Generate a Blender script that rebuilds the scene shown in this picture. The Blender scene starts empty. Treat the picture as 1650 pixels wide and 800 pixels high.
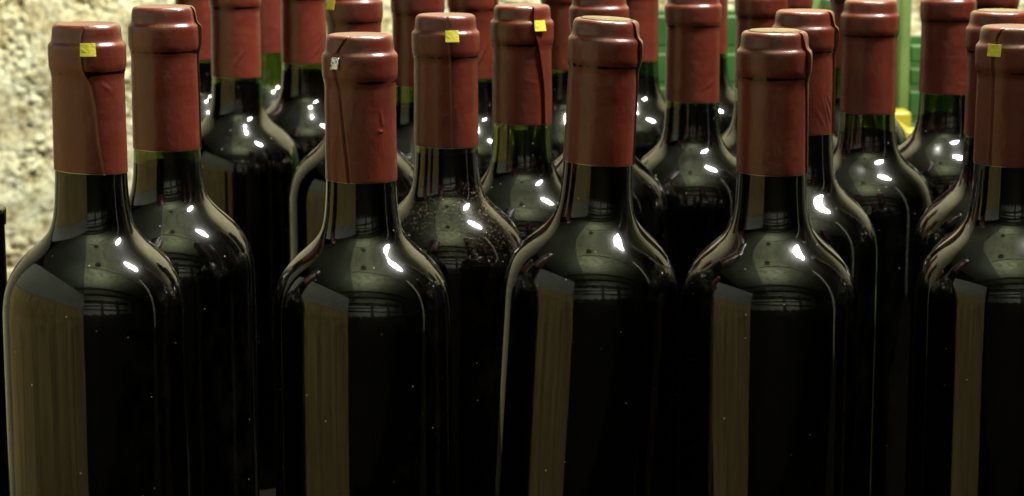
import bpy, bmesh, math, random
from mathutils import Vector, noise, Matrix

# ------------------------------------------------------------------ scene, camera, light
sc = bpy.context.scene
C = sc.collection
R = math.radians
random.seed(7)

cam_d = bpy.data.cameras.new('camera')
cam = bpy.data.objects.new('camera', cam_d)
C.objects.link(cam)
cam.location = (0, 0, 0.367)
cam.rotation_euler = (R(90 - 9.85), 0, 0)
cam_d.sensor_width = 36.0
cam_d.lens = 36.0 * 3600 / 1650
cam_d.clip_start = 0.02
cam_d.clip_end = 50
cam_d.dof.use_dof = True
cam_d.dof.focus_distance = 0.92
cam_d.dof.aperture_fstop = 22
sc.camera = cam

world = bpy.data.worlds.new('World')
sc.world = world
world.use_nodes = True
world.node_tree.nodes['Background'].inputs[0].default_value = (0.9, 0.85, 0.7, 1)
world.node_tree.nodes['Background'].inputs[1].default_value = 0.001

def area(name, loc, target, sx, sy, power, col, spread=180):
    l = bpy.data.lights.new(name, 'AREA')
    l.shape = 'ELLIPSE'; l.size = sx; l.size_y = sy
    l.energy = power; l.color = col; l.spread = R(spread)
    o = bpy.data.objects.new(name, l)
    C.objects.link(o)
    o.location = loc
    d = Vector(target) - Vector(loc)
    o.rotation_euler = d.to_track_quat('-Z', 'Y').to_euler()
    return o

area('cellar_lamp', (0.66, 1.06, 1.40), (-0.04, 1.05, 0.2), 0.155, 0.36, 43, (1.0, 0.97, 0.90))
area('wall_fill', (0.10, 1.34, 1.50), (-0.34, 1.96, 0.16), 0.045, 0.10, 40, (1.0, 0.97, 0.86))  # added fill that brightens the stone wall, not a known lamp
area('ceiling_fill', (0.10, 0.15, 0.95), (0.10, 0.10, 1.8), 0.5, 0.6, 42, (0.92, 1.0, 0.74))  # added one-sided fill, brightens the ceiling that the shoulders reflect
area('far_wall_fill', (1.0, -1.3, 1.15), (1.0, -2.2, 0.95), 2.6, 0.2, 26, (0.95, 1.0, 0.85))  # added hidden fill so the far wall shows in the glass

sc.view_settings.view_transform = 'Standard'
sc.view_settings.look = 'None'
sc.view_settings.gamma = 1
sc.view_settings.exposure = 0.0
sc.view_settings.use_curve_mapping = False
sc.render.engine = 'CYCLES'
cy = sc.cycles
cy.max_bounces = 14; cy.transmission_bounces = 12; cy.glossy_bounces = 8; cy.diffuse_bounces = 4
cy.caustics_reflective = False; cy.caustics_refractive = False
cy.sample_clamp_indirect = 6
cy.use_denoising = True
cy.use_adaptive_sampling = False

# ------------------------------------------------------------------ node helpers
def new_mat(name):
    m = bpy.data.materials.new(name)
    m.use_nodes = True
    nt = m.node_tree
    return m, nt, nt.nodes['Principled BSDF'], nt.nodes['Material Output']

def nd(nt, t, **kw):
    n = nt.nodes.new(t)
    for k, v in kw.items():
        if k.startswith('i_'):
            key = k[2:]
            n.inputs[int(key) if key.isdigit() else key.replace('_', ' ')].default_value = v
        else:
            setattr(n, k, v)
    return n

def ramp(nt, fac, stops):
    r = nt.nodes.new('ShaderNodeValToRGB')
    e = r.color_ramp.elements
    e[0].position, e[0].color = stops[0][0], (*stops[0][1], 1)
    e[1].position, e[1].color = stops[-1][0], (*stops[-1][1], 1)
    for p, c in stops[1:-1]:
        x = e.new(p); x.color = (*c, 1)
    nt.links.new(fac, r.inputs[0])
    return r.outputs[0]

def g3(v): return (v, v, v)

def coords(nt, scale=(1, 1, 1), rnd=True):
    tc = nd(nt, 'ShaderNodeTexCoord')
    out = tc.outputs['Object']
    if rnd:
        oi = nd(nt, 'ShaderNodeObjectInfo')
        mu = nd(nt, 'ShaderNodeMath', operation='MULTIPLY', i_1=37.0)
        nt.links.new(oi.outputs['Random'], mu.inputs[0])
        ad = nd(nt, 'ShaderNodeVectorMath', operation='ADD')
        nt.links.new(out, ad.inputs[0]); nt.links.new(mu.outputs[0], ad.inputs[1])
        out = ad.outputs[0]
    mp = nd(nt, 'ShaderNodeMapping')
    mp.inputs['Scale'].default_value = scale
    nt.links.new(out, mp.inputs[0])
    return mp.outputs[0]

# ------------------------------------------------------------------ materials
def glass_material(name, dirt):
    m, nt, p, out = new_mat(name)
    L = nt.links.new
    p.inputs['Base Color'].default_value = (0.17, 0.23, 0.06, 1)
    p.inputs['Transmission Weight'].default_value = 1.0
    p.inputs['IOR'].default_value = 1.56
    p.inputs['Coat Weight'].default_value = 0.09
    p.inputs['Coat Roughness'].default_value = 0.24
    # faint vertical streaks in the film on the glass
    st = nd(nt, 'ShaderNodeTexNoise', i_Scale=1.0, i_Detail=4.0, i_Roughness=0.6)
    L(coords(nt, (420, 420, 14)), st.inputs['Vector'])
    rr = ramp(nt, st.outputs['Fac'], [(0.35, g3(0.02)), (0.75, g3(0.10))])
    L(rr, p.inputs['Roughness'])
    wv = nd(nt, 'ShaderNodeTexNoise', i_Scale=1.0, i_Detail=1.0)
    L(coords(nt, (45, 45, 22)), wv.inputs['Vector'])
    bp = nd(nt, 'ShaderNodeBump', i_Strength=0.16, i_Distance=0.0012)
    L(wv.outputs['Fac'], bp.inputs['Height']); L(bp.outputs['Normal'], p.inputs['Normal'])
    # thin dust film and specks
    df = nd(nt, 'ShaderNodeBsdfPrincipled', i_Roughness=0.8)
    df.inputs['Base Color'].default_value = (0.36, 0.34, 0.29, 1) if dirt < .5 else (0.27, 0.20, 0.11, 1)
    vo = nd(nt, 'ShaderNodeTexVoronoi', i_Scale=1.0)
    L(coords(nt, (260, 260, 260)), vo.inputs['Vector'])
    spot = nd(nt, 'ShaderNodeMath', operation='LESS_THAN', i_1=0.07)
    L(vo.outputs['Distance'], spot.inputs[0])
    sep = nd(nt, 'ShaderNodeSeparateColor'); L(vo.outputs['Color'], sep.inputs[0])
    few = nd(nt, 'ShaderNodeMath', operation='LESS_THAN', i_1=0.16 if dirt < .5 else 0.22)
    L(sep.outputs[0], few.inputs[0])
    sm = nd(nt, 'ShaderNodeMath', operation='MULTIPLY'); L(spot.outputs[0], sm.inputs[0]); L(few.outputs[0], sm.inputs[1])
    fn = nd(nt, 'ShaderNodeTexNoise', i_Scale=1.0, i_Detail=6.0, i_Roughness=0.7)
    L(coords(nt, (70, 70, 45)), fn.inputs['Vector'])
    film = ramp(nt, fn.outputs['Fac'], [(0.48, g3(0.0)), (0.85, g3(0.012 if dirt < .5 else 0.025))])
    if dirt > .5:      # dirt settled on the upper shoulder
        tc = nd(nt, 'ShaderNodeTexCoord'); sx = nd(nt, 'ShaderNodeSeparateXYZ'); L(tc.outputs['Object'], sx.inputs[0])
        mr = nd(nt, 'ShaderNodeMapRange', i_1=0.188, i_2=0.215); L(sx.outputs['Z'], mr.inputs[0])
        mr2 = nd(nt, 'ShaderNodeMapRange', i_1=0.222, i_2=0.228, i_3=1.0, i_4=0.0); L(sx.outputs['Z'], mr2.inputs[0])
        q = nd(nt, 'ShaderNodeMath', operation='MULTIPLY'); L(mr.outputs[0], q.inputs[0]); L(mr2.outputs[0], q.inputs[1])
        gn = nd(nt, 'ShaderNodeTexNoise', i_Scale=1.0, i_Detail=5.0, i_Roughness=0.75)
        L(coords(nt, (760, 760, 760)), gn.inputs['Vector'])
        gr = ramp(nt, gn.outputs['Fac'], [(0.55, g3(0.0)), (0.67, g3(0.45))])
        gm = nd(nt, 'ShaderNodeMath', operation='MULTIPLY'); L(gr, gm.inputs[0]); L(q.outputs[0], gm.inputs[1])
        sp2 = nd(nt, 'ShaderNodeMath', operation='MAXIMUM'); L(sm.outputs[0], sp2.inputs[0]); L(gm.outputs[0], sp2.inputs[1])
        sm = sp2
    mx = nd(nt, 'ShaderNodeMath', operation='MAXIMUM'); L(sm.outputs[0], mx.inputs[0]); L(film, mx.inputs[1])
    ms = nd(nt, 'ShaderNodeMixShader')
    L(mx.outputs[0], ms.inputs[0]); L(p.outputs[0], ms.inputs[1]); L(df.outputs[0], ms.inputs[2])
    L(ms.outputs[0], out.inputs['Surface'])
    return m

M = {}
M['glass'] = glass_material('green_bottle_glass', 0.0)
M['dirty_glass'] = glass_material('dusty_bottle_glass', 1.0)

m, nt, p, out = new_mat('red_wine'); M['wine'] = m
p.inputs['Base Color'].default_value = (0.0018, 0.0008, 0.0006, 1)
p.inputs['Roughness'].default_value = 0.25
p.inputs['Specular IOR Level'].default_value = 0.0

def capsule_material():
    m, nt, p, out = new_mat('red_foil')
    L = nt.links.new
    n1 = nd(nt, 'ShaderNodeTexNoise', i_Scale=1.0, i_Detail=5.0, i_Roughness=0.6)
    L(coords(nt, (60, 60, 60)), n1.inputs['Vector'])
    col = ramp(nt, n1.outputs['Fac'], [(0.25, (0.082, 0.0120, 0.0060)), (0.55, (0.112, 0.0165, 0.0080)), (0.8, (0.140, 0.024, 0.012))])
    n3 = nd(nt, 'ShaderNodeTexNoise', i_Scale=1.0, i_Detail=3.0, i_Roughness=0.8)      # scuffs
    L(coords(nt, (500, 500, 160)), n3.inputs['Vector'])
    sc_ = ramp(nt, n3.outputs['Fac'], [(0.66, g3(0)), (0.76, g3(0.4))])
    mixc = nd(nt, 'ShaderNodeMix', data_type='RGBA')
    L(sc_, mixc.inputs[0]); L(col, mixc.inputs[6]); mixc.inputs[7].default_value = (0.26, 0.08, 0.055, 1)
    L(mixc.outputs[2], p.inputs['Base Color'])
    p.inputs['IOR'].default_value = 1.65
    n2 = nd(nt, 'ShaderNodeTexNoise', i_Scale=1.0, i_Detail=4.0, i_Roughness=0.6)
    L(coords(nt, (25, 25, 420)), n2.inputs['Vector'])
    rr = ramp(nt, n2.outputs['Fac'], [(0.3, g3(0.28)), (0.7, g3(0.40))])
    L(rr, p.inputs['Roughness'])
    bp = nd(nt, 'ShaderNodeBump', i_Strength=0.025, i_Distance=0.0006)
    L(n2.outputs['Fac'], bp.inputs['Height'])
    n4 = nd(nt, 'ShaderNodeTexNoise', i_Scale=1.0, i_Detail=4.0, i_Roughness=0.65)
    L(coords(nt, (190, 190, 110)), n4.inputs['Vector'])
    b2 = nd(nt, 'ShaderNodeBump', i_Strength=0.4, i_Distance=0.0008)
    L(n4.outputs['Fac'], b2.inputs['Height']); L(bp.outputs['Normal'], b2.inputs['Normal'])
    L(b2.outputs['Normal'], p.inputs['Normal'])
    return m
M['capsule'] = capsule_material()

def simple(name, cols, scale, rough, bump=0.0, dist=0.001, spec=0.5, detail=5.0, metal=0.0, rnd=True, lo=0.3, hi=0.7):
    m, nt, p, out = new_mat(name)
    n = nd(nt, 'ShaderNodeTexNoise', i_Scale=1.0, i_Detail=detail, i_Roughness=0.62)
    nt.links.new(coords(nt, scale, rnd), n.inputs['Vector'])
    k = len(cols)
    nt.links.new(ramp(nt, n.outputs['Fac'], [(lo + (hi - lo) * i / (k - 1), c) for i, c in enumerate(cols)]), p.inputs['Base Color'])
    p.inputs['Roughness'].default_value = rough
    p.inputs['Specular IOR Level'].default_value = spec
    p.inputs['Metallic'].default_value = metal
    if bump:
        b = nd(nt, 'ShaderNodeBump', i_Strength=bump, i_Distance=dist)
        nt.links.new(n.outputs['Fac'], b.inputs['Height']); nt.links.new(b.outputs['Normal'], p.inputs['Normal'])
    return m
M['tab'] = simple('yellow_tab', [(0.62, 0.56, 0.04), (0.80, 0.74, 0.10)], (400, 400, 400), 0.45)
M['silver'] = simple('silver_tab', [(0.72, 0.70, 0.74), (0.9, 0.88, 0.9)], (300, 300, 300), 0.22, 0.4, 0.0008, metal=1.0)
M['cut_edge'] = simple('bare_foil_edge', [(0.55, 0.50, 0.46), (0.8, 0.76, 0.7)], (300, 300, 300), 0.35, metal=1.0)
M['cork'] = simple('cork', [(0.09, 0.06, 0.026), (0.17, 0.125, 0.06), (0.22, 0.17, 0.09)], (420, 420, 420), 0.85, 0.5, 0.0006, 0.2)
M['green'] = simple('green_plastic', [(0.018, 0.070, 0.014), (0.036, 0.115, 0.025)], (30, 30, 30), 0.42)
M['lime'] = simple('lit_lime_plastic', [(0.075, 0.12, 0.026), (0.115, 0.17, 0.042)], (30, 30, 30), 0.42)  # lighter than the slats, partly for the light the posts catch
M['yellow'] = simple('yellow_plastic', [(0.24, 0.20, 0.010), (0.30, 0.26, 0.02)], (30, 30, 30), 0.4)
def tan_material():
    m, nt, p, out = new_mat('tan_panel')
    L = nt.links.new
    a = nd(nt, 'ShaderNodeTexNoise', i_Scale=1.0, i_Detail=6.0, i_Roughness=0.7); L(coords(nt, (60, 60, 3.2), False), a.inputs['Vector'])
    b = nd(nt, 'ShaderNodeTexNoise', i_Scale=1.0, i_Detail=6.0, i_Roughness=0.7); L(coords(nt, (16, 16, 11), False), b.inputs['Vector'])
    c1 = ramp(nt, a.outputs['Fac'], [(0.33, (0.20, 0.15, 0.062)), (0.5, (0.31, 0.24, 0.10)), (0.67, (0.41, 0.33, 0.16))])
    c2 = ramp(nt, b.outputs['Fac'], [(0.34, (0.50, 0.48, 0.44)), (0.50, (0.85, 0.85, 0.82)), (0.64, (1.0, 1.0, 1.0))])
    mu = nd(nt, 'ShaderNodeMix', data_type='RGBA', blend_type='MULTIPLY', i_0=1.0)
    L(c1, mu.inputs[6]); L(c2, mu.inputs[7]); L(mu.outputs[2], p.inputs['Base Color'])
    p.inputs['Roughness'].default_value = 0.85
    p.inputs['Specular IOR Level'].default_value = 0.2
    return m
M['tan'] = tan_material()
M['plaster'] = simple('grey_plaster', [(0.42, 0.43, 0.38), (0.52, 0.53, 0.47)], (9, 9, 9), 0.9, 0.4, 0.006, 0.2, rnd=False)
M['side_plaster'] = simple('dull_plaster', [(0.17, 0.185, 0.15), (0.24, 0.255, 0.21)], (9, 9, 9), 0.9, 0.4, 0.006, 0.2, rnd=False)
M['ceiling'] = simple('ceiling_plaster', [(0.24, 0.245, 0.17), (0.46, 0.46, 0.35), (0.60, 0.60, 0.48)], (7, 7, 7), 0.9, 0.5, 0.02, 0.2, rnd=False)
M['dark_plaster'] = simple('darker_plaster', [(0.05, 0.05, 0.042), (0.10, 0.10, 0.085)], (9, 9, 9), 0.9, 0.4, 0.006, 0.2, rnd=False)  # a darker tone of plaster for the right wall
M['beam'] = simple('dark_timber', [(0.035, 0.03, 0.022), (0.08, 0.07, 0.05)], (3, 30, 30), 0.7, 0.3, 0.003, 0.2, rnd=False)
M['floor'] = simple('dark_stone_floor', [(0.005, 0.0045, 0.003), (0.012, 0.011, 0.008)], (14, 14, 14), 0.95, 0.4, 0.004, 0.03, rnd=False)

def wall_material():
    m, nt, p, out = new_mat('rough_stone')
    L = nt.links.new
    a = nd(nt, 'ShaderNodeTexNoise', i_Scale=1.0, i_Detail=7.0, i_Roughness=0.65); L(coords(nt, (55, 55, 55), False), a.inputs['Vector'])
    c1 = ramp(nt, a.outputs['Fac'], [(0.32, (0.24, 0.19, 0.095)), (0.42, (0.50, 0.46, 0.31)), (0.52, (0.66, 0.65, 0.49)), (0.66, (0.80, 0.81, 0.67))])
    b = nd(nt, 'ShaderNodeTexNoise', i_Scale=1.0, i_Detail=6.0, i_Roughness=0.7); L(coords(nt, (150, 150, 150), False), b.inputs['Vector'])
    c2 = ramp(nt, b.outputs['Fac'], [(0.36, (0.32, 0.28, 0.18)), (0.48, (0.85, 0.80, 0.68)), (0.65, (1.0, 1.0, 0.95))])
    mu = nd(nt, 'ShaderNodeMix', data_type='RGBA', blend_type='MULTIPLY', i_0=0.85)
    L(c1, mu.inputs[6]); L(c2, mu.inputs[7])
    e = nd(nt, 'ShaderNodeTexNoise', i_Scale=1.0, i_Detail=3.0); L(coords(nt, (11, 11, 11), False), e.inputs['Vector'])
    tint = ramp(nt, e.outputs['Fac'], [(0.35, (0.97, 0.93, 0.80)), (0.6, (0.96, 1.0, 1.0))])
    m2 = nd(nt, 'ShaderNodeMix', data_type='RGBA', blend_type='MULTIPLY', i_0=0.8)
    L(mu.outputs[2], m2.inputs[6]); L(tint, m2.inputs[7])
    L(m2.outputs[2], p.inputs['Base Color'])
    p.inputs['Roughness'].default_value = 0.95
    p.inputs['Specular IOR Level'].default_value = 0.15
    bp = nd(nt, 'ShaderNodeBump', i_Strength=0.6, i_Distance=0.002)
    L(b.outputs['Fac'], bp.inputs['Height']); L(bp.outputs['Normal'], p.inputs['Normal'])
    return m
M['wall'] = wall_material()

# ------------------------------------------------------------------ mesh helpers
def link(name, me, mat, parent=None, smooth=True):
    o = bpy.data.objects.new(name, me)
    C.objects.link(o)
    if mat is not None and not me.materials: me.materials.append(M[mat])
    if smooth: me.polygons.foreach_set('use_smooth', [True] * len(me.polygons))
    if parent is not None: o.parent = parent
    return o

def tag(o, label, cat, group=None):
    o['label'] = label; o['category'] = cat
    if group: o['group'] = group
    return o

def struct(o):
    o['kind'] = 'structure'
    return o

def lathe_mesh(name, prof, n=96):
    """prof: (r, z) list; ends with r==0 are closed by a pole."""
    vs, fs, rings = [], [], []
    for r, z in prof:
        if r < 1e-7:
            rings.append([len(vs)]); vs.append((0, 0, z))
        else:
            rings.append(list(range(len(vs), len(vs) + n)))
            vs += [(r * math.sin(2 * math.pi * k / n), -r * math.cos(2 * math.pi * k / n), z) for k in range(n)]
    for a, b in zip(rings, rings[1:]):
        for k in range(n):
            k2 = (k + 1) % n
            if len(a) == 1 and len(b) == 1: continue
            if len(a) == 1: fs.append((a[0], b[k2], b[k]))
            elif len(b) == 1: fs.append((a[k], a[k2], b[0]))
            else: fs.append((a[k], a[k2], b[k2], b[k]))
    me = bpy.data.meshes.new(name)
    me.from_pydata(vs, [], fs)
    bm = bmesh.new(); bm.from_mesh(me)
    bmesh.ops.recalc_face_normals(bm, faces=bm.faces)
    bm.to_mesh(me); bm.free()
    return me

def box_mesh(name, lo, hi, bev=0.0):
    bm = bmesh.new()
    bmesh.ops.create_cube(bm, size=1)
    for v in bm.verts:
        v.co = Vector([(lo[i] + hi[i]) / 2 + v.co[i] * (hi[i] - lo[i]) for i in range(3)])
    if bev:
        bmesh.ops.bevel(bm, geom=list(bm.edges), offset=bev, segments=2, affect='EDGES', profile=0.5)
    me = bpy.data.meshes.new(name); bm.to_mesh(me); bm.free()
    return me

def pchip(pts, x):
    n = len(pts)
    if x <= pts[0][0]: return pts[0][1]
    if x >= pts[-1][0]: return pts[-1][1]
    h = [pts[i + 1][0] - pts[i][0] for i in range(n - 1)]
    d = [(pts[i + 1][1] - pts[i][1]) / h[i] for i in range(n - 1)]
    mm = [d[0]] + [0 if d[i - 1] * d[i] <= 0 else 2 * d[i - 1] * d[i] / (d[i - 1] + d[i]) for i in range(1, n - 1)] + [d[-1]]
    for i in range(n - 1):
        if x <= pts[i + 1][0]:
            t = (x - pts[i][0]) / h[i]
            return ((1 + 2 * t) * (1 - t) ** 2 * pts[i][1] + t * (1 - t) ** 2 * h[i] * mm[i]
                    + t * t * (3 - 2 * t) * pts[i + 1][1] + t * t * (t - 1) * h[i] * mm[i + 1])

# ------------------------------------------------------------------ the setting
struct(link('table_top', box_mesh('table_top', (-0.43, 0.79, -0.05), (0.9, 1.90, 0.0), 0.004), 'floor', smooth=False))
struct(link('floor', box_mesh('floor', (-1.8, -2.2, -0.80), (4.5, 2.1, -0.75)), 'floor', smooth=False))

def back_wall():
    def axis(lo, hi, a, b, fine, coarse):
        v, x = [], lo
        while x < hi:
            v.append(x)
            x += fine if a <= x < b else coarse
        v.append(hi)
        return v
    xs = axis(-1.8, 4.5, -0.75, 0.10, 0.0022, 0.012)
    zs = axis(-0.75, 1.8, -0.02, 0.42, 0.0022, 0.02)
    vs, fs = [], []
    for z in zs:
        for x in xs:
            q = Vector((x, 0, z))
            big = noise.noise(q * 14) * 0.006 + noise.noise(q * 45 + Vector((3, 1, 7))) * 0.0016
            w = q * 135 + 0.9 * Vector((noise.noise(q * 60), 0, noise.noise(q * 60 + Vector((9, 9, 9)))))
            d, _ = noise.voronoi(w)
            crack = max(0.0, 1 - (d[1] - d[0]) / 0.16)
            lump = (0.55 - d[0]) * 0.0013
            on = max(0.0, min(1.0, 0.35 + 1.8 * noise.noise(q * 22 + Vector((4, 4, 4)))))
            fine = noise.fractal(q * 110, 0.8, 2.1, 4) * 0.0011
            vs.append((x, 1.96 - big - lump * on + crack * 0.0036 * on - fine, z))
    W = len(xs)
    for j in range(len(zs) - 1):
        for i in range(W - 1):
            a = j * W + i
            fs.append((a, a + 1, a + W + 1, a + W))
    me = bpy.data.meshes.new('wall_back'); me.from_pydata(vs, [], fs)
    return struct(link('wall_back', me, 'wall'))
back_wall()

ceil = struct(link('ceiling', box_mesh('ceiling', (-1.8, -2.2, 1.80), (4.5, 2.1, 1.86)), 'ceiling', smooth=False))
link('rib', box_mesh('rib', (-1.75, 0.455, 1.775), (4.4, 0.485, 1.799), 0.004), 'beam', ceil, smooth=False)
for y in (-0.75, -1.45):
    link('beam', box_mesh('beam', (-1.75, y - 0.07, 1.70), (4.4, y + 0.07, 1.799), 0.008), 'beam', ceil, smooth=False)
pipe = link('conduit', lathe_mesh('conduit', [(0, -2.1), (0.012, -2.1), (0.012, 1.9), (0, 1.9)], 12), 'plaster', ceil)
pipe.rotation_euler = (R(-90), 0, 0); pipe.location = (-0.345, 0, 1.752)
link('dark_ceiling_sheet', box_mesh('dark_ceiling_sheet', (-1.79, -2.19, 1.765), (-0.36, 1.9, 1.7995)), 'side_plaster', ceil, smooth=False)  # added sheet, darkens the left ceiling in the bottle reflections
link('ceiling_rose', lathe_mesh('ceiling_rose', [(0, 1.770), (0.045, 1.772), (0.075, 1.785), (0.085, 1.7995)], 32), 'beam', ceil).location = (0.0, 0.62, 0)
wf = struct(link('wall_front', box_mesh('wall_front', (-1.8, -2.25, -0.75), (4.5, -2.2, 1.8)), 'plaster', smooth=False))
for x0, x1, z0, z1, tl in ((-1.75, 4.3, 1.34, 1.66, 1.2), (-1.75, 2.6, 1.05, 1.16, -1.6), (-0.9, 4.2, 0.80, 0.90, 1.4)):
    tb = link('timber', box_mesh('timber', (x0 - 0.5, -2.1995, z0), (x1 - 0.5, -2.14, z1), 0.008), 'beam', wf, smooth=False)
    tb.rotation_euler = (0, R(tl), 0)
for x0, x1 in ((0.75, 0.92), (2.1, 2.35)):
    link('post', box_mesh('post', (x0, -2.139, -0.74), (x1, -2.05, 1.69), 0.008), 'beam', wf, smooth=False)
def lower_dark_shape():
    # added dark shape for the unlit lower room, with a scalloped top
    top = []
    for k in range(241):
        x = -1.75 + 6.1 * k / 240
        top.append((x, 0.40 + 0.11 * abs(math.sin(x * 5.2))))
    pts = [(-1.75, -0.745)] + top + [(4.35, -0.745)]
    n = len(pts)
    vs = [(x, -2.199, z) for x, z in pts] + [(x, -2.13, z) for x, z in pts]
    fs = [tuple(range(n)), tuple(range(2 * n - 1, n - 1, -1))] + [(i, i + n, (i + 1) % n + n, (i + 1) % n) for i in range(n)]
    me = bpy.data.meshes.new('lower_dark_shape'); me.from_pydata(vs, [], fs)
    bm = bmesh.new(); bm.from_mesh(me); bmesh.ops.recalc_face_normals(bm, faces=bm.faces); bm.to_mesh(me); bm.free()
    link('lower_dark_shape', me, 'beam', wf, smooth=False)
lower_dark_shape()
struct(link('pale_post', box_mesh('pale_post', (0.93, 0.80, -0.745), (0.98, 0.85, 1.10), 0.004), 'plaster', smooth=False))  # unseen post, added for the thin pale line it reflects in the bottles
struct(link('wall_right', box_mesh('wall_right', (4.501, -2.2, -0.75), (4.55, 2.1, 1.8)), 'dark_plaster', smooth=False))

# low side wall: tan panel below, grey plaster above
def side_wall():
    a, b = Vector((-0.205, 0.35)), Vector((-0.62, 1.15))
    d = (b - a).normalized(); nrm = Vector((-d.y, d.x))
    if nrm.x > 0: nrm = -nrm
    L_ = (b - a).length
    ang = math.atan2(d.y, d.x)
    def slab(name, z0, z1, off, th, mat, par=None):
        me = box_mesh(name, (0, 0, z0), (L_, th, z1), 0.003)
        s = 1 if Vector((-math.sin(ang), math.cos(ang))).dot(nrm) > 0 else -1
        for v in me.vertices: v.co.y = s * (v.co.y + off)
        me.flip_normals() if s < 0 else None
        o = link(name, me, mat, par, smooth=False)
        if par is None:
            o.location = (a.x, a.y, 0); o.rotation_euler = (0, 0, ang)
        return o
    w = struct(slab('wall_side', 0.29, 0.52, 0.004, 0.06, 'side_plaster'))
    slab('lower_panel', -0.74, 0.288, 0.0, 0.06, 'tan', w)
side_wall()

# ------------------------------------------------------------------ bottles
OUT = [(0, 36.0), (2.2, 36.75), (150, 36.85), (184, 36.8), (189, 36.55), (194, 35.75), (199, 34.1), (204, 31.3), (209, 27.0),
       (213.5, 21.8), (217, 18.2), (220, 16.5), (224, 15.5), (229, 14.85), (241, 14.25), (281, 13.9)]
def bottle_profile():
    zs = [0, 0.6, 1.3, 2.2, 4, 10] + [20 + 10 * i for i in range(16)] + [178 + 0.8 * i for i in range(80)] + [243 + 3 * i for i in range(13)]
    raw = [(z, pchip(OUT, z)) for z in zs]
    for _ in range(10):
        raw = [raw[0]] + [(raw[i][0], 0.25 * raw[i - 1][1] + 0.5 * raw[i][1] + 0.25 * raw[i + 1][1]) if 175 < raw[i][0] < 243 else raw[i]
                          for i in range(1, len(raw) - 1)] + [raw[-1]]
    return raw
PROF = bottle_profile()
def outer(z):
    for (a, ra), (b, rb) in zip(PROF, PROF[1:]):
        if z <= b: return ra + (rb - ra) * (z - a) / (b - a)
    return PROF[-1][1]
mm = 0.001
def glass_mesh():
    o = [(0, 14 * mm), (14 * mm, 10 * mm), (26 * mm, 2 * mm), (31 * mm, 0.0)] + [(r * mm, z * mm) for z, r in PROF]
    o += [(14.8 * mm, 281.5 * mm), (14.9 * mm, 290 * mm), (13.3 * mm, 291.5 * mm), (13.2 * mm, 297.5 * mm), (12.6 * mm, 298.6 * mm), (9.4 * mm, 298.6 * mm)]
    th = 2.6
    inn = [(max(r - th - (0.6 if z < 190 else 0), 2) * mm, z * mm) for z, r in PROF if z > 18]
    o += list(reversed([(r if r < 11 * mm or z < 242 * mm else 10.9 * mm, z) for r, z in inn]))
    o += [(26 * mm, 16 * mm), (12 * mm, 19 * mm), (0, 20 * mm)]
    return lathe_mesh('bottle_glass', o, 112)
GLASS = glass_mesh(); GLASS.materials.append(M['glass'])
GLASS_D = GLASS.copy(); GLASS_D.materials.clear(); GLASS_D.materials.append(M['dirty_glass'])

_w = {}
def wine_mesh(fill):
    """fill: mm below the bottle's top"""
    if fill in _w: return _w[fill]
    zt = 300 - fill
    p = [(0, 16.5 * mm), (14 * mm, 12.5 * mm), (26 * mm, 4.5 * mm), (33.5 * mm, 3.0 * mm)]
    for z, r in PROF:
        if 18 < z < zt - 0.5: p.append(((min(r - 2.6 - (0.6 if z < 190 else 0), 99) + 0.25) * mm if z < 242 else 11.15 * mm, z * mm))
    p += [((min(outer(zt) - 2.35, 11.15) if zt > 242 else outer(zt) - 2.35) * mm, zt * mm), ((outer(zt) - 5.5) * mm, (zt - 0.6) * mm), (0, (zt - 0.7) * mm)]
    me = lathe_mesh('wine', p, 64)
    me.materials.append(M['wine'])
    _w[fill] = me
    return me

# capsule profile: mm from top, radius
def capsule_profile(length, cork):
    pr = []
    if cork: pr += [(1.3, 10.6), (0.5, 10.7), (0.05, 11.0)]
    else: pr += [(0.35, 0.15), (0.35, 4), (0.33, 8), (0.25, 10.2), (0.02, 11.0)]
    pr += [(0.0, 11.6), (0.15, 12.2), (0.55, 12.8), (1.2, 13.25), (2.2, 13.5), (4.0, 13.65), (5.6, 13.75), (6.6, 13.95), (7.2, 14.35),
           (7.8, 14.95), (8.4, 15.2), (9.2, 15.3), (10.5, 15.3), (12, 15.3), (14, 15.3), (15.5, 15.28), (16.4, 15.22), (17.2, 15.06), (18.0, 14.84), (18.9, 14.62), (20.1, 14.42)]
    z = 21.0
    while z < length - 0.4:
        pr.append((z, 14.27 + 0.29 * (z - 20) / (length - 20))); z += 0.9
    pr += [(length - 0.2, 14.56), (length, 14.50), (length + 0.03, 14.25)]
    return pr

def seam_angle(path, t):
    """path: list of (mm from top, degrees)"""
    return R(pchip(path, t)) if len(path) > 1 else R(path[0][1])

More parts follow.
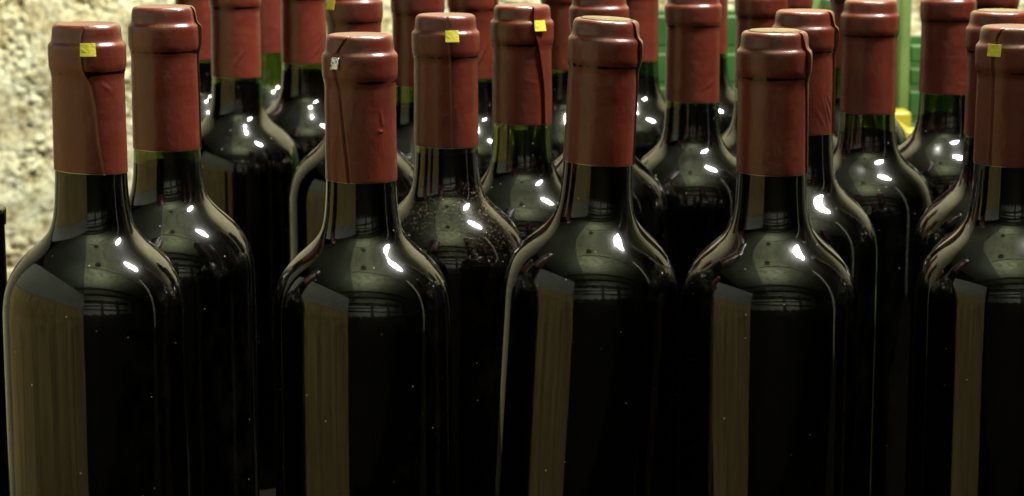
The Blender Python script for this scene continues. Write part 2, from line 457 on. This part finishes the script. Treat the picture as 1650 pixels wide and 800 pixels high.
def capsule_mesh(seed, length, path, az0, amp=0.55, flap=0.0, cork=False, creases=(), tilt=(0.25, 0.0), style='step'):
    n = 150
    pr = capsule_profile(length, cork)
    vs, fs = [], []
    so = Vector((seed * 3.7, seed * 1.3, seed * 0.7))
    path = sorted(path)
    for (t, r) in pr:
        ts = seam_angle(path, t) + az0
        fade = min(1.0, max(0.0, (r - 11.0) / 1.5)) if t < 3 else 1.0
        for j in range(n + 1):
            u = j / n
            # denser columns next to the seam
            th = ts + 2 * math.pi * (u + 0.10 * math.sin(2 * math.pi * u) * -1)
            dth = th - ts
            x = math.sin(th); y = -math.cos(th)
            rr = r
            back = 2 * math.pi - dth
            if style == 'step': lift = amp * math.exp(-dth / 0.20) * fade - 0.28 * math.exp(-back / 0.10) * fade
            elif style == 'flip': lift = amp * math.exp(-back / 0.20) * fade - 0.28 * math.exp(-dth / 0.10) * fade + 0.45 * math.exp(-(back / 0.045) ** 2) * fade
            else:
                dd = min(dth, back)
                lift = fade * (amp * math.exp(-dd / 0.22) * (1 - math.exp(-(dd / 0.045) ** 2)) - 0.35 * math.exp(-(dd / 0.03) ** 2))
            if flap: lift += 0.65 * flap * math.exp(-((t - 11) / 6.0) ** 2) * math.exp(-(dth / 0.30) ** 2) * fade
            rr += lift
            P_ = Vector((x * 1.1, y * 1.1, t / 22)) + so
            rr += fade * (0.12 * noise.noise(P_ * 1.6) + 0.05 * noise.noise(P_ * 6.0))
            # vertical pleats low on the skirt
            sk = max(0.0, (t - 30) / (length - 30))
            rr += 0.05 * sk * noise.noise(Vector((x * 7, y * 7, t / 60)) + so)
            if t > 19:
                for (ca, ct, ln, slope, ht, wd) in creases:
                    a_ = (th - R(ca) - az0 + math.pi) % (2 * math.pi) - math.pi
                    s = a_ * 14.3
                    v = t - ct
                    al = s * math.sin(R(slope)) + v * math.cos(R(slope)); ac = s * math.cos(R(slope)) - v * math.sin(R(slope))
                    if abs(al) < ln and abs(ac) < 4 * wd:
                        rr += ht * (math.exp(-(ac / wd) ** 2) - 0.6 * math.exp(-((ac - 1.5 * wd) / wd) ** 2)) * (1 - (al / ln) ** 2)
            tt = t + (tilt[0] * math.sin(th - az0 + tilt[1]) + 0.12 * noise.noise(Vector((x * 3, y * 3, 0)) + so)) * max(0.0, (t - 35) / (length - 35))
            rr = max(rr, 13.95 + 0.02) if t > 20 else rr
            vs.append((rr * mm * x, rr * mm * y, (300 - tt) * mm))
    W = n + 1
    for i in range(len(pr) - 1):
        for j in range(n):
            a = i * W + j
            fs.append((a + W, a + W + 1, a + 1, a))
        fs.append((i * W + n, i * W + W + n, (i + 1) * W, i * W))      # the overlap's edge
    if not cork: fs.append(tuple(range(n + 1)))
    me = bpy.data.meshes.new('capsule'); me.from_pydata(vs, [], fs)
    bm = bmesh.new(); bm.from_mesh(me)
    bmesh.ops.recalc_face_normals(bm, faces=bm.faces)
    for e in bm.edges:
        if len(e.link_faces) == 2 and e.calc_face_angle(0) > R(38): e.smooth = False
    nz = len(pr)
    for f in bm.faces:
        f.smooth = True
        if min(v.index for v in f.verts) >= (nz - 3) * W and len(f.verts) == 4: f.material_index = 1
    bm.to_mesh(me); bm.free()
    me.materials.append(M['capsule']); me.materials.append(M['cut_edge'])
    return me

def tab_mesh(az, top, w, h, stand, crumple=0.0):
    """small folded tag on the ring: az radians, top mm below the bottle's top"""
    vs, fs = [], []
    nu, nv = 8, 8
    for side in (0, 1):
        for j in range(nv + 1):
            for i in range(nu + 1):
                a = az + (i / nu - 0.5) * w / 15.5
                r = 15.75 + stand * (j / nv) + (0.3 if side == 0 else 0.0) + crumple * noise.noise(Vector((i * 0.6, j * 0.6, 3.1)))
                z = 300 - top - h * j / nv
                vs.append((r * mm * math.sin(a), -r * mm * math.cos(a), z * mm))
    K = (nu + 1) * (nv + 1); W = nu + 1
    for j in range(nv):
        for i in range(nu):
            a = j * W + i
            fs.append((a, a + W, a + W + 1, a + 1)); fs.append((K + a, K + a + 1, K + a + W + 1, K + a + W))
    for i in range(nu):
        fs.append((i, i + 1, K + i + 1, K + i)); b = nv * W + i; fs.append((b + 1, b, K + b, K + b + 1))
    for j in range(nv):
        a = j * W; fs.append((a + W, a, K + a, K + a + W)); b = j * W + nu; fs.append((b, b + W, K + b + W, K + b))
    me = bpy.data.meshes.new('pull_tab'); me.from_pydata(vs, [], fs)
    bm = bmesh.new(); bm.from_mesh(me); bmesh.ops.recalc_face_normals(bm, faces=bm.faces); bm.to_mesh(me); bm.free()
    return me

CORK = lathe_mesh('cork', [(0, 255 * mm), (9.6 * mm, 255 * mm), (9.6 * mm, 298 * mm), (10.5 * mm, 299.0 * mm), (10.5 * mm, 300.15 * mm), (9.9 * mm, 300.5 * mm), (0, 300.5 * mm)], 48)
CORK.materials.append(M['cork'])

def bottle(seed, x, y, h, label, path=((0, 175),), tab=None, silver=False, amp=0.55, flap=0.0, cork=False, creases=(), length=59.0,
           fill=63.0, lean=0.0, dirty=False, tilt=(0.25, 0.0), stand=1.1, tabtop=6.6, style='step'):
    e = bpy.data.objects.new('wine_bottle', None)
    C.objects.link(e)
    e.location = (x, y, 0.037 * math.sin(abs(R(lean))))
    e.rotation_euler = (0, R(lean), 0)
    e.scale = (1, 1, h / 0.3)
    e.empty_display_size = 0.05
    az0 = math.atan2(-x, y)
    tag(e, label, 'bottle', 'wine bottles standing close together')
    link('glass', GLASS_D if dirty else GLASS, None, e)
    link('wine', wine_mesh(fill), None, e)
    cp = link('capsule', capsule_mesh(seed, length, list(path), az0, amp, flap, cork, creases, tilt, style), None, e, smooth=False)
    if tab is not None:
        if silver: link('pull_tab', tab_mesh(R(tab) + az0, 8.2, 3.4, 5.0, 1.6, 1.0), 'silver', cp)
        else: link('pull_tab', tab_mesh(R(tab) + az0, tabtop, 5.7, 5.0, stand, 0.10), 'tab', cp, smooth=False)
    if cork: link('cork', CORK, None, e)
    return e

WR = [(55, 46, 7, 25, 0.35, 0.7), (38, 50, 6, 30, 0.25, 0.6)]
PLAIN = ((0, 170),)
bottle(1, -0.1682, 0.8848, 0.3035, 'wine bottle with yellow tab and wavy seam on its capsule, next to the stone wall',
       ((0, -3), (6, -9), (16, -8), (24, 5), (32, 10), (45, 14), (59, 22)), tab=1, style='flip', amp=0.8, length=58, tilt=(0.9, -0.3), fill=54, creases=[(30, 24, 3, 60, 0.3, 0.6)])
bottle(2, -0.1492, 0.9594, 0.3055, 'plain capped wine bottle just behind the one with the wavy seam', ((0, 70), (12, 78), (30, 80), (59, 82)),
       amp=0.5, flap=1.0, length=60, fill=66)
bottle(3, -0.1618, 1.3109, 0.3012, 'wine bottle with slanting crease low on its capsule, near the wall', PLAIN, creases=[(8, 47, 7, -35, 0.4, 0.7)], fill=63)
bottle(4, -0.2010, 1.4343, 0.3008, 'wine bottle mostly hidden, nearest the stone wall in the back row', PLAIN)
bottle(5, -0.1637, 1.4987, 0.2996, 'rearmost wine bottle showing clear green neck near the stone wall', PLAIN, fill=88)
bottle(6, -0.1308, 1.4094, 0.3003, 'back row wine bottle with fine wrinkles low on its capsule', PLAIN, creases=[(35, 50, 8, -40, 0.35, 0.6), (50, 42, 6, -45, 0.3, 0.6)], fill=64)
bottle(7, -0.0841, 1.1943, 0.3010, 'wine bottle with yellow tab directly behind the one with a silver tab',
       ((0, -62), (8, -58), (20, -46), (35, -36), (59, -32)), tab=-50, style='notch', amp=0.7, fill=63)
bottle(8, -0.0531, 1.2621, 0.3008, 'plain capped wine bottle behind the dusty shouldered one', PLAIN, fill=70)
bottle(9, -0.0232, 1.3303, 0.2985, 'wine bottle with a lifted fold at its capsule edge, back row', ((0, 60), (40, 62), (59, 40)), amp=0.7, creases=[(20, 46, 9, -25, 0.5, 0.9)])
bottle(10, -0.0297, 1.0026, 0.2991, 'wine bottle with dusty shoulders, yellow tab and straight pale seam',
       ((0, 6), (8, 5), (20, 9), (59, 12)), tab=10, style='flip', amp=0.35, dirty=True, fill=62, tabtop=6.2)
bottle(11, 0.0048, 1.0780, 0.2985, 'wine bottle with yellow tab, deep seam fold and clear green neck',
       ((0, 24), (8, 22), (14, 24), (20, 32), (30, 39), (40, 44), (59, 46)), tab=32, amp=1.3, length=57, fill=76, creases=[(26, 20, 5, -10, 0.5, 0.8), (22, 36, 4, 80, 0.25, 0.5)])
bottle(12, 0.0323, 1.3800, 0.2990, 'plain capped wine bottle in the back row behind the green necked one', PLAIN)
bottle(13, 0.0443, 1.1412, 0.3011, 'wine bottle directly behind the leaning one', PLAIN)
bottle(14, 0.0797, 1.4375, 0.2994, 'back row wine bottle before the gap showing the green crate', PLAIN, fill=70)
bottle(15, 0.0966, 1.1942, 0.2987, 'wine bottle with faint slanting crease on its capsule, between leaning and cork topped ones', PLAIN, creases=[(35, 50, 5, -55, 0.4, 0.7)], fill=63)
bottle(16, 0.1295, 1.4929, 0.2998, 'rearmost wine bottle almost hidden behind others by the green crate', PLAIN)
bottle(17, 0.1399, 1.2548, 0.2995, 'wine bottle behind the upright cork topped one', ((0, 75), (59, 75)), fill=66)
bottle(18, 0.1638, 1.3355, 0.2990, 'wine bottle showing only its capsule top above the crumpled one', PLAIN)
bottle(19, 0.1360, 1.0409, 0.2983, 'wine bottle with crumpled shiny capsule rim and wrinkled skirt', ((0, 60), (12, 70), (30, 74), (59, 74)), amp=0.8, flap=1.4, length=57,
       creases=WR + [(60, 42, 6, 35, 0.3, 0.6), (48, 47, 8, 20, 0.3, 0.5)], fill=54)
bottle(20, 0.1067, 0.9099, 0.2986, 'upright wine bottle with bare cork top and torn flap on its capsule', ((0, 55), (12, 62), (30, 70), (59, 74)), amp=0.6, flap=1.8, cork=True, length=58, fill=54)
bottle(21, 0.2122, 1.3922, 0.2992, 'back row wine bottle squeezed behind the crumpled capsule', PLAIN, fill=80)
bottle(22, 0.1879, 1.1755, 0.2949, 'wine bottle with smooth plain capsule standing clear before the green crate', ((0, 140),), length=60, fill=70)
bottle(23, 0.2405, 1.2362, 0.2987, 'wine bottle with faintly dented capsule edge before the slatted green crate', ((0, 120),), fill=71, creases=[(40, 53, 4, 85, 0.3, 0.6)])
bottle(24, 0.2846, 1.3267, 0.3005, 'back row wine bottle behind two others beside the slatted green crate', PLAIN)
bottle(25, 0.2276, 1.0458, 0.2977, 'wine bottle with cork showing, right behind a yellow tabbed one', ((0, 150),), cork=True)
bottle(26, 0.2067, 0.9218, 0.2998, 'wine bottle with yellow tab and straight dark seam, in the front row', ((0, -18), (5, -28), (20, -31), (59, -31)), tab=-28, style='notch', amp=0.6, length=57, fill=54, stand=0.7)
bottle(27, -0.0612, 0.8985, 0.2982, 'wine bottle with crumpled silver tab and long dark seam on its capsule',
       ((0, -20), (3, -28), (7, -38), (12, -40), (20, -36), (36, -29), (59, -19)), tab=-37, silver=True, style='notch', amp=0.9, fill=54,
       creases=[(36, 33, 4.0, 10, 0.45, 0.6), (33, 38, 2.2, 80, 0.4, 0.6)])
bottle(28, 0.0228, 0.9143, 0.3016, 'leaning wine bottle with bare cork top and fine lines on its capsule', ((0, 55), (12, 66), (30, 78), (59, 82)), amp=0.5, flap=1.3, cork=True, length=58.5,
       lean=3.0, fill=54, creases=[(-40, 28, 8, 20, 0.25, 0.4)])

# short bottle without a capsule by the wall
def short_bottle():
    e = bpy.data.objects.new('short_bottle', None); C.objects.link(e)
    e.location = (-0.2437, 1.0, 0)
    tag(e, 'short dark bottle without capsule, its neck rising beside the stone wall', 'bottle')
    pts = [(0, 29), (2, 30), (48, 30), (56, 29), (64, 26), (72, 20), (80, 15.5), (90, 14), (204, 13.4)]
    pr = [(z, pchip(pts, z)) for z in [0, 1, 2, 20, 40] + [46 + 1.5 * i for i in range(35)] + [120, 150, 185, 204]]
    prof = [(0, 8 * mm), (20 * mm, 0.0)] + [(r * mm, z * mm) for z, r in pr] + [(14.2 * mm, 204.4 * mm), (14.3 * mm, 211 * mm), (13.6 * mm, 212.3 * mm), (9.6 * mm, 212.3 * mm), (9.2 * mm, 205 * mm)]
    prof += [(max(r - 2.8, 9) * mm, z * mm) for z, r in reversed(pr) if z > 12] + [(0, 12 * mm)]
    g = lathe_mesh('glass', prof, 72); link('glass', g, 'glass', e)
    wp = [(0, 11.5 * mm)] + [((r - 0.5) * mm, z * mm) for z, r in pr if 12 < z < 203] + [(13.3 * mm, 211 * mm), (0, 211 * mm)]
    link('wine', lathe_mesh('wine', wp, 48), 'wine', e)
short_bottle()

# ------------------------------------------------------------------ crates behind the bottles
def crate(name, x0, x1, y0, y1, h, body, post_mat, slats, label, ph=0.012):
    e = bpy.data.objects.new(name, None); C.objects.link(e)
    e.location = ((x0 + x1) / 2, (y0 + y1) / 2, 0)
    tag(e, label, 'crate')
    w, d = (x1 - x0) / 2, (y1 - y0) / 2
    for sx in (-1, 1):
        for sy in (-1, 1):
            px, py = sx * (w - ph), sy * (d - 0.012)
            link('corner_post', box_mesh('corner_post', (px - ph, py - 0.012, 0), (px + ph, py + 0.012, h), min(ph / 2, 0.0025)), post_mat, e)
    link('base', box_mesh('base', (-w + 0.02, -d + 0.02, 0.002), (w - 0.02, d - 0.02, 0.008)), body, e, smooth=False)
    link('back_panel', box_mesh('back_panel', (-w + 0.025, d - 0.009, 0.01), (w - 0.025, d - 0.003, slats[0][1] - 0.012), 0.001), body, e, smooth=False)
    for (z0, z1) in slats:
        for sy in (-1,):
            yy = sy * (d - 0.006)
            link('slat', box_mesh('slat', (-w + 2 * ph + 0.0005, yy - 0.006, z0), (w - 2 * ph - 0.0005, yy + 0.006, z1), 0.001), body, e, smooth=False)
        for sx in (-1, 1):
            xx = sx * (w - 0.006)
            link('slat', box_mesh('slat', (xx - 0.003, -d + 0.0245, z0), (xx + 0.003, d - 0.0245, z1), 0.001), body, e, smooth=False)
    return e
def pitch(top, n, hgt, gap):
    return [(top - (k + 1) * hgt - k * gap, top - k * (hgt + gap)) for k in range(n)]
crate('plastic_crate', 0.045, 0.262, 1.60, 1.86, 0.258, 'green', 'lime', [(0.236, 0.257)] + pitch(0.230, 9, 0.0205, 0.004),
      'plain topped green plastic crate behind the middle of the bottles')
crate('plastic_crate', 0.2775, 0.66, 1.60, 1.86, 0.272, 'green', 'lime', pitch(0.236, 2, 0.0115, 0.005) + pitch(0.2030, 7, 0.0185, 0.005),
      'green slatted plastic crate with lime corner posts toned as lit and open handle gap', ph=0.004)
crate('storage_tray', 0.255, 0.34, 1.44, 1.575, 0.194, 'yellow', 'yellow', pitch(0.192, 6, 0.027, 0.003),
      'low yellow plastic tray before the slatted green crate')
